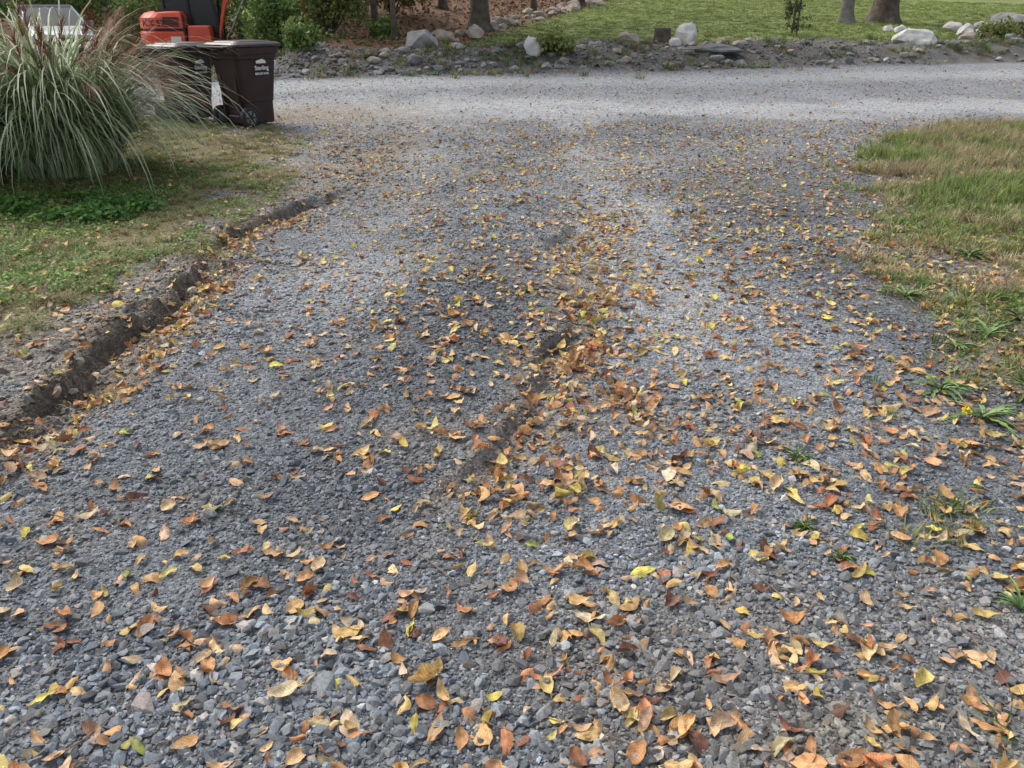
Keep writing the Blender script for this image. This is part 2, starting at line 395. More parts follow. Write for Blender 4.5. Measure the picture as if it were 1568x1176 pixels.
den = den*(1+1.0*np.exp(-(((lx+.5)/.5)**2+((ly-4.3)/1.0)**2)))
den = den*(1+.5*ss((2.6-ly)/1.2))
den = den*(1-.35*ss((-.3-lx)/.8)*ss((lx+2)/.5)*ss((ly-1.8)/1))
den = den*np.where(ly > 5, np.interp(ly, [5, 8, 12, 13.5, 21], [1, .95, .75, .13, .08]), 1)
den = den*(1-.72*Z['left'])*(1-.25*Z['right'])
den = np.where((Z['d'] > 0), 8, den)
keep = rng.random(NL) < den*area/NL
lx, ly = lx[keep], ly[keep]; n = len(lx); Z = {k: v[keep] for k, v in Z.items()}
pal = np.array([(.62, .365, .16), (.70, .46, .235), (.54, .26, .11), (.36, .155, .075), (.66, .49, .18), (.70, .56, .13), (.56, .41, .25), (.21, .10, .065), (.36, .40, .09), (.66, .52, .33), (.42, .27, .16)])
pr = np.array([.22, .21, .16, .09, .09, .035, .08, .06, .010, .05, .04]); pr /= pr.sum()
ci = rng.choice(len(pal), n, p=pr)
yl = (rng.random(n) < .24*ss((ly-2.5)/3)) & (ci < 4); ci[yl] = 5-(rng.random(yl.sum()) < .6)
lc = pal[ci]*rng.uniform(.65, 1.15, (n, 1))*(1+rng.normal(0, .05, (n, 3)))
ls = rng.normal(.058, .016, n).clip(.022, .098)*np.interp(ly, [3, 7], [1, .92])
tilt = .16+.28*rng.random(n)**2+.25*np.clip(Z['gul']+Z['rut'], 0, 1)
lr = np.stack([rng.normal(0, 1, n)*tilt+np.where(rng.random(n) < .35, math.pi, 0), rng.normal(0, 1, n)*tilt, rng.uniform(0, 6.28, n)], -1)
lz = height(lx, ly)+.009+rng.random(n)*.008+np.clip(Z['gul']+Z['rut'], 0, 1)*rng.random(n)*.02+Z['left']*.02
lsc = np.stack([ls*rng.uniform(.75, 1.2, n), ls, ls], -1)
scatter('fallen_leaves', leaves, np.stack([lx, ly, lz], -1), lr, lsc, rng.integers(0, 24, n), lc.clip(.01, .8))

# ------------------------------------------------------------------ grass tufts
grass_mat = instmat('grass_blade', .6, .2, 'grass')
def tuft(name, seed, nb=16, h=1., spread=.35, w=.03, lean=.6):
    r = random.Random(seed); V = []; UV = []; F = []
    for _ in range(nb):
        a_ = r.uniform(0, 6.28); rr = spread*math.sqrt(r.random()); bx, by = rr*math.cos(a_), rr*math.sin(a_)
        a2 = a_+r.gauss(0, .8); hh = h*r.uniform(.45, 1.1); ln = lean*r.uniform(.2, 1.3); ww = w*r.uniform(.6, 1.3)
        dx, dy = math.cos(a2), math.sin(a2); px, py = -dy, dx; k = len(V)
        for i in range(4):
            t = i/3; out = ln*hh*t*t; z = hh*t*(1-.35*ln*t)
            wi = ww*(1-t)**.7+.002
            V += [(bx+dx*out-px*wi, by+dy*out-py*wi, z), (bx+dx*out+px*wi, by+dy*out+py*wi, z)]; UV += [(0, t), (1, t)]
        for i in range(3): F.append((k+2*i, k+2*i+1, k+2*i+3, k+2*i+2))
    return mk(name, V, F, grass_mat, uv=UV, link=False)
tufts = [tuft('tuft_%d' % i, i, 18, 1, .5, .035, .9) for i in range(6)]
def cluster(name, seed, nl=9, L=.45, w=.16, mat=None, flat=False):
    r = random.Random(seed); V = []; F = []; UV = []
    for _ in range(nl):
        c = Vector((r.uniform(-.5, .5), r.uniform(-.5, .5), r.uniform(-.5, .5)*(.3 if flat else 1)))
        e = Euler((r.gauss(0, .5 if flat else .9), r.gauss(0, .5 if flat else .9), r.uniform(0, 6.28))).to_matrix(); k = len(V)
        l = L*r.uniform(.6, 1.2)
        for p, uvv in (((0, -.5, 0), (.5, 0)), ((w/L*1.0, -.05, .1), (1, .5)), ((0, .5, -.05), (.5, 1)), ((-w/L*1.0, -.05, .1), (0, .5)), ((0, 0, 0), (.5, .5))):
            V.append(c+e@(Vector(p)*l)); UV.append(uvv)
        F += [(k, k+1, k+4), (k+1, k+2, k+4), (k+2, k+3, k+4), (k+3, k, k+4)]
    return mk(name, V, F, mat or foliage_mat, uv=UV, link=False)
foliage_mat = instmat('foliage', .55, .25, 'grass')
clusters = [cluster('leafcluster_%d' % i, i+50) for i in range(6)]
clovers = [cluster('clover_%d' % i, i+80, 10, .28, .12, foliage_mat, True) for i in range(5)]

def field(name, n, xr, yr, densf, hf, colf, variants, zoff=0., tiltv=.15):
    x = rng.uniform(*xr, n); y = rng.uniform(*yr, n)
    k = rng.random(n) < densf(x, y); x, y = x[k], y[k]; n = len(x)
    s = hf(x, y, n)
    r_ = np.stack([rng.normal(0, tiltv, n), rng.normal(0, tiltv, n), rng.uniform(0, 6.28, n)], -1)
    z = height(x, y)+zoff
    return scatter(name, variants, np.stack([x, y, z], -1), r_, s, rng.integers(0, len(variants), n), np.clip(colf(x, y, n), .005, .8))
def cm(n, cols, pr, v=.25):
    c = np.array(cols)[rng.choice(len(cols), n, p=pr)]; return c*rng.uniform(1-v, 1+v, (n, 1))
def aniso(h, w): return np.stack([w, w, h], -1)
def patchcol(x, y, n, A, pa, Bc, pb, seed, s=.8):
    t = rng.random(n) < ss((fbm(x, y, s, seed)-.35)*3.3)
    return np.where(t[:, None], cm(n, A, pa), cm(n, Bc, pb))
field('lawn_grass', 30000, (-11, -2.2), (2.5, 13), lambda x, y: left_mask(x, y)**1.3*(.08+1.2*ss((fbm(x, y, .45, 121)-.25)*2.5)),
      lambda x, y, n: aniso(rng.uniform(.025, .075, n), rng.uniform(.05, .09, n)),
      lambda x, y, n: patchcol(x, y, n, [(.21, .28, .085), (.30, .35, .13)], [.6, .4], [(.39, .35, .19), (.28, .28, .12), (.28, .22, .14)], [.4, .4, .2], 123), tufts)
field('clover_patch', 13000, (-9, -2.2), (3.6, 12), lambda x, y: left_mask(x, y)**2*ss((fbm(x, y, .8, 131)-.40)*6)*ss((8.8-y)/3+.3),
      lambda x, y, n: rng.uniform(.06, .11, n),
      lambda x, y, n: cm(n, [(.19, .33, .09), (.28, .41, .12), (.12, .23, .06)], [.5, .3, .2]), clovers, .025)
field('weed_patch', 1700, (-7, -3.2), (6.1, 7.5), lambda x, y: left_mask(x, y)*ss((7.4-y)/.6)*ss((y-6.1)/.4)*ss((fbm(x, y, .5, 133)-.3)*5),
      lambda x, y, n: rng.uniform(.10, .24, n),
      lambda x, y, n: cm(n, [(.08, .19, .04), (.14, .28, .06)], [.5, .5]), clovers, .06)
field('verge_grass', 42000, (.7, 12), (.9, 13), lambda x, y: right_mask(x, y)**1.3*np.interp(y, [1, 2.0, 2.8, 3.6], [.4, .5, .9, 1])*(.12+1.0*ss((fbm(x, y, .55, 141)-.32)*3.6)),
      lambda x, y, n: aniso(rng.uniform(.04, .10, n)*(1+1.1*ss((x-3.0)/1.5)*ss((y-4)/2)), rng.uniform(.06, .12, n)),
      lambda x, y, n: patchcol(x, y, n, [(.22, .29, .09), (.30, .34, .12), (.13, .20, .05)], [.4, .4, .2], [(.46, .39, .23), (.35, .32, .15), (.28, .22, .15)], [.4, .4, .2], 143, .7), tufts)
field('verge_weeds', 9000, (.9, 11), (.9, 12.5), lambda x, y: right_mask(x, y)**1.6*ss((fbm(x, y, .5, 151)-.45)*6),
      lambda x, y, n: rng.uniform(.06, .14, n),
      lambda x, y, n: cm(n, [(.15, .28, .07), (.23, .33, .09), (.26, .16, .09)], [.5, .4, .1]), clovers, .035)
field('sprouts', 900, (.3, 3.4), (1.1, 9), lambda x, y: ss((x-.6)/1.4)*.6*(fbm(x, y, .35, 155) > .62),
      lambda x, y, n: rng.uniform(.03, .06, n),
      lambda x, y, n: cm(n, [(.15, .27, .06), (.24, .30, .09)], [.6, .4]), clovers+tufts, .012)
def lawnm(x, y): return zones(x, y)['lawn']
field('far_lawn_grass', 34000, (-2, 32), (21.5, 48), lambda x, y: lawnm(x, y)*np.interp(y, [22, 48], [1, .45]),
      lambda x, y, n: aniso(rng.uniform(.04, .08, n), rng.uniform(.16, .3, n)),
      lambda x, y, n: cm(n, [(.25, .31, .10), (.31, .36, .13), (.20, .25, .08)], [.5, .3, .2])*(.8+.5*fbm(x, y, 3, 161)[:, None]), tufts)
field('bank_weeds', 11000, (-7, 24), (17, 29), lambda x, y: np.exp(-((zones(x, y)['d']-1.6)/1.6)**2)*ss((fbm(x, y, 1.0, 171)-.45)*6),
      lambda x, y, n: aniso(rng.uniform(.08, .26, n), rng.uniform(.12, .25, n)),
      lambda x, y, n: cm(n, [(.15, .21, .06), (.29, .28, .13), (.09, .15, .04), (.24, .19, .12)], [.35, .3, .2, .15]), tufts)
def litd(x, y): return zones(x, y)['litter']*.8
field('woodland_leaf_litter', 16000, (-20, 8), (19, 42), litd, lambda x, y, n: rng.uniform(.10, .2, n),
      lambda x, y, n: cm(n, [(.22, .12, .07), (.28, .16, .08), (.13, .07, .045), (.34, .24, .12)], [.35, .3, .25, .1]), leaves, .03, .4)

# ------------------------------------------------------------------ ornamental grass
def striped_mat():
    m, nt, b = newmat('variegated_blade')
    uv = N(nt, 'ShaderNodeUVMap'); uv.uv_map = 'UVMap'; sp = N(nt, 'ShaderNodeSeparateXYZ'); nt.links.new(uv.outputs['UV'], sp.inputs[0])
    at = N(nt, 'ShaderNodeAttribute', attribute_name='bl')
    rp = N(nt, 'ShaderNodeValToRGB'); cr = rp.color_ramp
    cr.elements[0].color = (.66, .69, .50, 1); cr.elements[1].color = (.66, .69, .50, 1); cr.interpolation = 'CONSTANT'
    e = cr.elements.new(.33); e.color = (.15, .24, .08, 1); e = cr.elements.new(.67); e.color = (.66, .69, .50, 1)
    nt.links.new(sp.outputs[0], rp.inputs[0])
    mx = N(nt, 'ShaderNodeMix', data_type='RGBA'); nt.links.new(at.outputs['Fac'], mx.inputs[0])
    nt.links.new(rp.outputs[0], mx.inputs[6]); mx.inputs[7].default_value = (.16, .25, .08, 1)
    nt.links.new(mx.outputs[2], b.inputs['Base Color']); b.inputs['Roughness'].default_value = .5
    tr = N(nt, 'ShaderNodeBsdfTranslucent'); nt.links.new(mx.outputs[2], tr.inputs['Color'])
    ms = N(nt, 'ShaderNodeMixShader'); ms.inputs[0].default_value = .25
    nt.links.new(b.outputs[0], ms.inputs[1]); nt.links.new(tr.outputs[0], ms.inputs[2]); nt.links.new(ms.outputs[0], nt.nodes['Material Output'].inputs['Surface'])
    return m
blade_mat = striped_mat()
plume_mat = solid('plume', (.27, .125, .095), .8, .35, 20)
def strand(V, F, UV, p, az, el, L, w, droop, nseg, powr=1.3, mi=None, B=None, bv=0):
    k = len(V); px, py = -math.sin(az), math.cos(az)
    x, y, z = p
    for i in range(nseg+1):
        t = i/nseg; e = el-droop*t**powr
        ww = w*min(1, (1-t)*2.2+.06)*(min(1, .5+t*3))
        V.append((x-px*ww, y-py*ww, z)); V.append((x+px*ww, y+py*ww, z)); UV += [(0, t), (1, t)]
        if B is not None: B += [bv, bv]
        s = L/nseg
        x += math.cos(az)*math.cos(e)*s; y += math.sin(az)*math.cos(e)*s; z = max(z+math.sin(e)*s, .02)
    for i in range(nseg): F.append((k+2*i, k+2*i+1, k+2*i+3, k+2*i+2))
    return x, y, z
def ornamental(cx, cy, nb, seed, nplume, reach=1., paz=-.5, psd=.9):
    r = random.Random(seed); z0 = float(height(cx, cy))
    root = empty('ornamental_grass', (cx, cy, z0))
    V = []; F = []; UV = []; B = []
    for _ in range(nb):
        a_ = r.uniform(0, 6.283); rr = .5*math.sqrt(r.random())
        p = (rr*math.cos(a_), rr*math.sin(a_), 0)
        az = a_+r.gauss(0, .5); L = r.uniform(.9, 2.3)*reach
        if math.cos(az)+math.sin(az) > .95: L *= .68
        bv = r.choice([0, 0, 0, .1, .3, .6, .95])
        strand(V, F, UV, p, az, R(r.uniform(62, 89)), L, r.uniform(.007, .014), R(r.uniform(85, 165)), 11, r.uniform(1.1, 1.8), B=B, bv=bv)
    o = mk('blades', V, F, blade_mat, parent=root, uv=UV, smooth=True)
    at_ = o.data.attributes.new('bl', 'FLOAT', 'POINT'); at_.data.foreach_set('value', np.array(B, np.float32))
    V = []; F = []; UV = []
    for _ in range(nplume):
        az = r.gauss(paz, psd); a_ = az+r.gauss(0, .4); p = (.3*math.cos(a_), .3*math.sin(a_), 0)
        el = R(r.uniform(60, 86)); L = r.uniform(1.2, 1.75); dr = R(r.uniform(25, 85))
        if math.cos(az)+math.sin(az) > .95: L *= .85
        x, y, z = strand(V, F, UV, p, az, el, L, .003, dr, 8, 1.5)
        e2 = el-dr
        for k_ in range(36):
            t = r.uniform(-.35, .0)
            q_ = (x+math.cos(az)*math.cos(e2)*t, y+math.sin(az)*math.cos(e2)*t, z+math.sin(e2)*t)
            strand(V, F, UV, q_, az+r.gauss(0, .25), e2+r.gauss(.1, .18), r.uniform(.16, .32), .0026, R(r.uniform(30, 95)), 5)
    mk('plumes', V, F, plume_mat, parent=root, uv=UV)
ornamental(-4.72, 8.35, 2800, 3, 85, 1.07, -.35, .8)
ornamental(-6.2, 8.1, 2200, 4, 40, 1.07, .3, 1.2)
ornamental(-7.2, 10.0, 1500, 5, 20, 1.0)

# ------------------------------------------------------------------ generic solids
def box(V, F, x0, x1, y0, y1, z0, z1, tx=0, ty=0):
    k = len(V)
    V += [(x0, y0, z0), (x1, y0, z0), (x1, y1, z0), (x0, y1, z0), (x0+tx, y0+ty, z1), (x1-tx, y0+ty, z1), (x1-tx, y1-ty, z1), (x0+tx, y1-ty, z1)]
    F += [(k, k+3, k+2, k+1), (k+4, k+5, k+6, k+7), (k, k+1, k+5, k+4), (k+1, k+2, k+6, k+5), (k+2, k+3, k+7, k+6), (k+3, k, k+4, k+7)]
def bev(o, w, seg=2):
    md = o.modifiers.new('b', 'BEVEL'); md.width = w; md.segments = seg; md.limit_method = 'ANGLE'; return o
def tube(V, F, path, rad, ns=10, cap=True):
    k0 = len(V); n_ = len(path); P_ = [Vector(p) for p in path]
    up = Vector((0, 0, 1)) if abs((P_[-1]-P_[0]).normalized().z) < .9 else Vector((1, 0, 0))
    for i in range(n_):
        d = (P_[min(i+1, n_-1)]-P_[max(i-1, 0)]).normalized(); a_ = d.cross(up).normalized(); b_ = d.cross(a_)
        rr = rad[i] if hasattr(rad, '__len__') else rad
        for j in range(ns):
            an = 6.2832*j/ns; V.append(tuple(P_[i]+a_*math.cos(an)*rr+b_*math.sin(an)*rr))
    for i in range(n_-1):
        for j in range(ns):
            p = k0+i*ns+j; q_ = k0+i*ns+(j+1) % ns; F.append((p, q_, q_+ns, p+ns))
    if cap: F.append(tuple(range(k0, k0+ns))); F.append(tuple(range(k0+(n_-1)*ns, k0+n_*ns))[::-1])
def rrect(w, d, r_, z, n_=4, cx=0, cy=0):
    out = []
    for sx_, sy_, a0 in ((1, 1, 0), (-1, 1, 90), (-1, -1, 180), (1, -1, 270)):
        for i in range(n_+1):
            a_ = R(a0+90*i/n_); out.append((cx+sx_*(w/2-r_)+r_*math.cos(a_), cy+sy_*(d/2-r_)+r_*math.sin(a_), z))
    return out
def loft(V, F, rings, cap0=True, cap1=True):
    k = len(V); m_ = len(rings[0])
    for r_ in rings: V += r_
    for i in range(len(rings)-1):
        for j in range(m_):
            a_ = k+i*m_+j; b_ = k+i*m_+(j+1) % m_; F.append((a_, b_, b_+m_, a_+m_))
    if cap0: F.append(tuple(range(k, k+m_))[::-1])
    if cap1: F.append(tuple(range(k+(len(rings)-1)*m_, k+len(rings)*m_)))

# ------------------------------------------------------------------ wheeled bins
bin_mat = solid('bin_plastic', (.036, .019, .019), .5, .25, 5, spec=.35)
lid_mat = solid('bin_lid_plastic', (.045, .033, .033), .38, .3, 6)
tyre_mat = solid('bin_tyre', (.02, .02, .021), .7, .2, 9)
hub_mat = solid('bin_hub', (.16, .16, .16), .5, .2, 9)
white_mat = solid('white_print', (.75, .75, .75), .5, .05, 9)
def text(name, s, size, loc, rot, mat, parent):
    c = bpy.data.curves.new(name, 'FONT'); c.body = s; c.size = size; c.extrude = .001; c.align_x = 'CENTER'; c.materials.append(mat); c.offset = size*.02
    o = bpy.data.objects.new(name, c); COL.objects.link(o); o.parent = parent; o.location = loc; o.rotation_euler = rot
def wheelie_bin(x, y, rz, sc):
    z0 = float(height(x, y))
    root = empty('wheeled_trash_bin', (x, y, z0), rz, sc)
    V = []; F = []
    rings = [rrect(.44, .48, .05, .03, cy=.0), rrect(.45, .50, .06, .05), rrect(.455, .51, .06, .30, cy=.005), rrect(.47, .525, .06, .31, cy=.005),
             rrect(.535, .64, .06, .80, cy=.015), rrect(.545, .65, .06, .84, cy=.015), rrect(.575, .68, .06, .85, cy=.015), rrect(.58, .69, .06, .90, cy=.015),
             rrect(.61, .73, .06, .905, cy=.015), rrect(.62, .74, .06, .985, cy=.015), rrect(.59, .71, .05, .99, cy=.015)]
    loft(V, F, rings)
    mk('body', V, F, bin_mat, root)
    V = []; F = []
    for s in (-1, 1): box(V, F, s*.15-.02, s*.15+.02, -.30, -.24, .12, .85)
    box(V, F, -.2, .2, -.255, -.225, .12, .2)
    bev(mk('back_ribs', V, F, bin_mat, root), .008)
    V = []; F = []
    loft(V, F, [rrect(.64, .80, .07, .993, cy=.03), rrect(.66, .82, .08, 1.0, cy=.03), rrect(.66, .82, .08, 1.025, cy=.03), rrect(.60, .76, .08, 1.045, cy=.03), rrect(.50, .62, .08, 1.05, cy=.03), rrect(.47, .59, .08, 1.062, cy=.03), rrect(.2, .3, .08, 1.068, cy=.03)])
    mk('lid', V, F, lid_mat, root)
    V = []; F = []
    tube(V, F, [(-.3, -.36, 1.0), (-.3, -.45, 1.0), (-.26, -.47, .995), (.26, -.47, .995), (.3, -.45, 1.0), (.3, -.36, 1.0)], .017, 8)
    for s in (-1, 0, 1): box(V, F, s*.26-.025, s*.26+.025, -.46, -.34, .94, 1.02)
    mk('handle', V, F, bin_mat, root)
    V = []; F = []
    tube(V, F, [(-.28, -.25, .13), (.28, -.25, .13)], .012, 8)
    mk('axle', V, F, hub_mat, root)
    for s, nm in ((-1, 'wheel_left'), (1, 'wheel_right')):
        V = []; F = []
        cx = s*.285
        tube(V, F, [(cx-.035, -.25, .13), (cx-.03, -.25, .13), (cx+.03, -.25, .13), (cx+.035, -.25, .13)], [.11, .13, .13, .11], 28)
        mk(nm+'_tyre', V, F, tyre_mat, root)
        V = []; F = []
        tube(V, F, [(cx-.04, -.25, .13), (cx+.04, -.25, .13)], [.085, .085], 24)
        mk(nm+'_rim', V, F, hub_mat, root)
        V = []; F = []
        for k_ in range(6):
            a_ = k_*math.pi/3; c_, s_ = math.cos(a_), math.sin(a_)
            tube(V, F, [(cx+s*.043, -.25+.03*c_, .13+.03*s_), (cx+s*.043, -.25+.08*c_, .13+.08*s_)], .009, 6)
        tube(V, F, [(cx+s*.03, -.25, .13), (cx+s*.052, -.25, .13)], .028, 14)
        mk(nm+'_spokes', V, F, tyre_mat, root)
    tl_ = R(90-2.2)
    text('label_text', 'Sterling', .075, (.2885, .06, .71), (tl_, 0, R(90)), white_mat, root)
    text('label_phone', '800-247-6446', .04, (.2835, .06, .65), (tl_, 0, R(90)), white_mat, root)
    V = [(.2915, -.02, .79), (.2915, .14, .79), (.2925, .13, .82), (.2935, .08, .845), (.2925, .01, .83), (.2925, -.03, .82)]; F = [tuple(range(6))]
    mk('label_logo', V, F, white_mat, root)
wheelie_bin(-3.94, 12.2, R(-34), 1.09)
wheelie_bin(-4.93, 12.45, R(-26), 1.02)

# ------------------------------------------------------------------ excavator
orange = solid('orange_paint', (.70, .09, .04), .35, .12, 2)
blackm = solid('black_paint', (.018, .018, .02), .45, .2, 5)
glass, nt, b = newmat('cab_glass'); b.inputs['Base Color'].default_value = (.03, .035, .04, 1); b.inputs['Roughness'].default_value = .12; b.inputs['Specular IOR Level'].default_value = .5
rubber = solid('track_rubber', (.035, .033, .03), .85, .3, 8)
steel = solid('worn_steel', (.25, .24, .23), .4, .3, 8, metal=.8)
def excavator(x, y, rz, sc):
    root = empty('mini_excavator', (x, y, float(height(x, y))-.05), rz, sc)
    for s, nm in ((-1, 'track_left'), (1, 'track_right')):
        V = []; F = []
        pts = []
        for i in range(13): a_ = R(-90+180*i/12); pts.append((1.0+.27*math.cos(a_), .29+.27*math.sin(a_)))
        for i in range(13): a_ = R(90+180*i/12); pts.append((-1.0+.27*math.cos(a_), .29+.27*math.sin(a_)))
        x0, x1 = s*.78-.2, s*.78+.2
        k = len(pts)
        V = [(x0, p[0], p[1]) for p in pts]+[(x1, p[0], p[1]) for p in pts]
        F = [(i, (i+1) % k, k+(i+1) % k, k+i) for i in range(k)]+[tuple(range(k))[::-1], tuple(range(k, 2*k))]
        for i in range(18): box(V, F, x0-.005, x1+.005, -1.0+i*.118-.03, -1.0+i*.118+.03, .55, .585)
        mk(nm, V, F, rubber, root)
        V = []; F = []
        for yy in (-1, -.5, 0, .5, 1): tube(V, F, [(x0-.02, yy, .27), (x1+.02, yy, .27)], .19 if abs(yy) == 1 else .12, 16)
        mk(nm+'_rollers', V, F, blackm, root)
    V = []; F = []
    box(V, F, -.55, .55, -.6, .6, .3, .62); mk('undercarriage', V, F, blackm, root)
    def plan(w, yr, yf, z):
        o = [(w*math.sin(R(a_)), yr+ (1-math.cos(R(a_)))*.75, z) for a_ in range(-90, 91, 12)]
        return o+[(w, yf, z), (-w, yf, z)]
    V = []; F = []
    loft(V, F, [plan(.93, -1.18, .15, .66), plan(.97, -1.24, .2, .70), plan(.98, -1.25, .2, 1.0), plan(.96, -1.22, .2, 1.04)]); mk('counterweight', V, F, orange, root)
    V = []; F = []
    loft(V, F, [plan(.90, -1.16, .2, 1.045), plan(.90, -1.16, .2, 1.12)]); mk('body_seam', V, F, blackm, root)
    V = []; F = []
    loft(V, F, [plan(.96, -1.22, .2, 1.125), plan(.95, -1.19, .2, 1.42), plan(.88, -1.05, .15, 1.55), plan(.7, -.85, .1, 1.6)]); mk('engine_hood', V, F, orange, root)
    V = []; F = []
    box(V, F, .35, .95, .26, 1.0, .68, 1.2, .03, .05); bev(mk('side_tank', V, F, orange, root), .06, 3)
    V = []; F = []
    for i in range(7): box(V, F, .93, .99, -.35, .1, 1.18+i*.04, 1.20+i*.04)
    box(V, F, .3, .7, -.6, -.2, 1.58, 1.63)
    box(V, F, .90, 1.0, .205, .255, .7, 1.5)
    mk('vents', V, F, blackm, root)
    text('side_text', 'KX 57', .24, (.992, -.62, 1.19), (R(88), 0, R(90)), blackm, root)
    V = []; F = []; box(V, F, .985, .995, -.2, .1, .76, .90); mk('side_badge', V, F, white_mat, root)
    V = []; F = []
    box(V, F, -.95, .95, -.8, 1.2, .60, .655); mk('deck', V, F, blackm, root)
    V = []; F = []
    X0, X1, Y0, Y1, Zb, Zt_ = -.92, .18, -.45, 1.1, .7, 2.45
    for xx in (X0, X1):
        for yy, yt in ((Y0, Y0+.05), (.3, .3), (Y1, Y1-.15)):
            tube(V, F, [(xx, yy, Zb), (xx, yy, 1.4), (xx*.95, yt, Zt_)], .04, 6)
    box(V, F, X0-.03, X1+.03, Y0-.03, Y1-.1, Zt_-.03, Zt_+.07, .05, .05)
    box(V, F, X0, X1, Y0, Y1, .66, .95)
    mk('cab_frame', V, F, blackm, root)
    V = []; F = []; box(V, F, X0+.02, X1-.02, Y0+.02, Y1-.04, .96, Zt_-.04, .03, .05); mk('cab_windows', V, F, glass, root)
    def beam(nm, pts, w, hs_, mat):
        V = []; F = []; rings = []
        for (yy, zz), hh in zip(pts, hs_):
            rings.append([(.45-w, yy, zz-hh), (.45+w, yy, zz-hh), (.45+w, yy+.02, zz+hh), (.45-w, yy+.02, zz+hh)])
        loft(V, F, rings); bev(mk(nm, V, F, mat, root), .02)
    beam('boom', [(1.15, .9), (1.45, 1.9), (2.0, 2.75), (2.9, 3.05), (3.6, 2.85)], .11, [.14, .2, .22, .16, .1], orange)
    beam('arm', [(3.45, 3.0), (3.6, 2.8), (3.75, 1.9), (3.85, 1.1)], .09, [.12, .16, .12, .08], orange)
    V = []; F = []
    tube(V, F, [(.45, 1.5, 1.0), (.45, 2.3, 2.4)], .05, 10); tube(V, F, [(.45, 2.3, 3.15), (.45, 3.3, 3.2)], .045, 10)
    mk('hydraulic_rams', V, F, steel, root)
    V = []; F = []
    pts = [(3.9, 1.15), (3.55, 1.05), (3.3, .75), (3.35, .45), (3.65, .3), (4.0, .4), (4.05, .6), (3.7, .55)]
    k = len(pts); V = [(.1, *p) for p in pts]+[(.8, *p) for p in pts]
    F = [(i, (i+1) % k, k+(i+1) % k, k+i) for i in range(k)]+[tuple(range(k))[::-1], tuple(range(k, 2*k))]
    mk('bucket', V, F, blackm, root)
    V = []; F = []; box(V, F, -.95, .95, 1.65, 1.73, .1, .5); box(V, F, -.4, -.28, .5, 1.66, .25, .38); box(V, F, .28, .4, .5, 1.66, .25, .38); mk('dozer_blade', V, F, orange, root)
excavator(-8.7, 22.4, R(-80), .84)

# ------------------------------------------------------------------ car
silver = solid('silver_paint', (.36, .40, .43), .35, .06, 2, metal=.3)
lamp_m = solid('headlamp', (.7, .72, .72), .15, .05, 5)
def car(x, y, rz):
    root = empty('parked_car', (x, y, float(height(x, y))-.1), rz, 1.0)
    def ring(yy, w, zb, zt, rr=.12):
        return [(-w+.04, yy, zb), (-w, yy, zb+.15), (-w, yy, (zb+zt)/2+.1), (-w+rr*.6, yy, zt-.04), (-w+rr*1.8, yy, zt), (w-rr*1.8, yy, zt), (w-rr*.6, yy, zt-.04), (w, yy, (zb+zt)/2+.1), (w, yy, zb+.15), (w-.04, yy, zb)]
    V = []; F = []
    loft(V, F, [ring(-2.2, .74, .35, .62), ring(-2.12, .82, .25, .78), ring(-1.9, .88, .22, .88), ring(-1.1, .91, .22, .98), ring(-.8, .92, .2, 1.0), ring(1.5, .92, .2, 1.03), ring(2.05, .88, .22, 1.0), ring(2.2, .82, .35, .8)])
    mk('body', V, F, silver, root, smooth=False)
    bot = [(-.84, -1.0, .99), (.84, -1.0, .99), (.86, 1.85, 1.0), (-.86, 1.85, 1.0)]; top = [(-.62, -.2, 1.5), (.62, -.2, 1.5), (.64, 1.35, 1.5), (-.64, 1.35, 1.5)]
    V = bot+top; F = [(0, 1, 5, 4), (1, 2, 6, 5), (2, 3, 7, 6), (3, 0, 4, 7), (4, 5, 6, 7)]
    mk('windows', V, F, glass, root)
    V = []; F = []
    loft(V, F, [[(x_*1.02, -.2+(y_+.2)*1.03-.02, 1.495) for x_, y_, z_ in top], [(x_*.97, y_, 1.55) for x_, y_, z_ in top]]); mk('roof', V, F, silver, root)
    V = []; F = []
    for a_, c_ in zip(bot, top): tube(V, F, [a_, c_], .035, 6)
    for s in (-1, 1): tube(V, F, [(s*.86, .35, 1.0), (s*.645, .5, 1.5)], .035, 6)
    mk('pillars', V, F, silver, root)
    V = []; F = []
    for s in (-1, 1): box(V, F, s*.62-.17, s*.62+.17, -2.19, -2.0, .64, .78)
    bev(mk('headlights', V, F, lamp_m, root), .03)
    V = []; F = []; box(V, F, -.4, .4, -2.225, -2.1, .55, .7); box(V, F, -.6, .6, -2.2, -2.05, .3, .42); mk('grille', V, F, blackm, root)
    V = []; F = []
    for s in (-1, 1): box(V, F, s*.98-.09, s*.98+.09, -.75, -.65, 1.0, 1.12)
    bev(mk('mirrors', V, F, silver, root), .02)
    for i, (sx_, yy) in enumerate(((-1, -1.35), (1, -1.35), (-1, 1.4), (1, 1.4))):
        V = []; F = []; tube(V, F, [(sx_*.72, yy, .33), (sx_*.94, yy, .33)], .33, 24); tube(V, F, [(sx_*.93, yy, .33), (sx_*.95, yy, .33)], .2, 16); mk('wheel_%d' % (i+1), V, F, tyre_mat, root)
car(-13.9, 25.6, R(35))

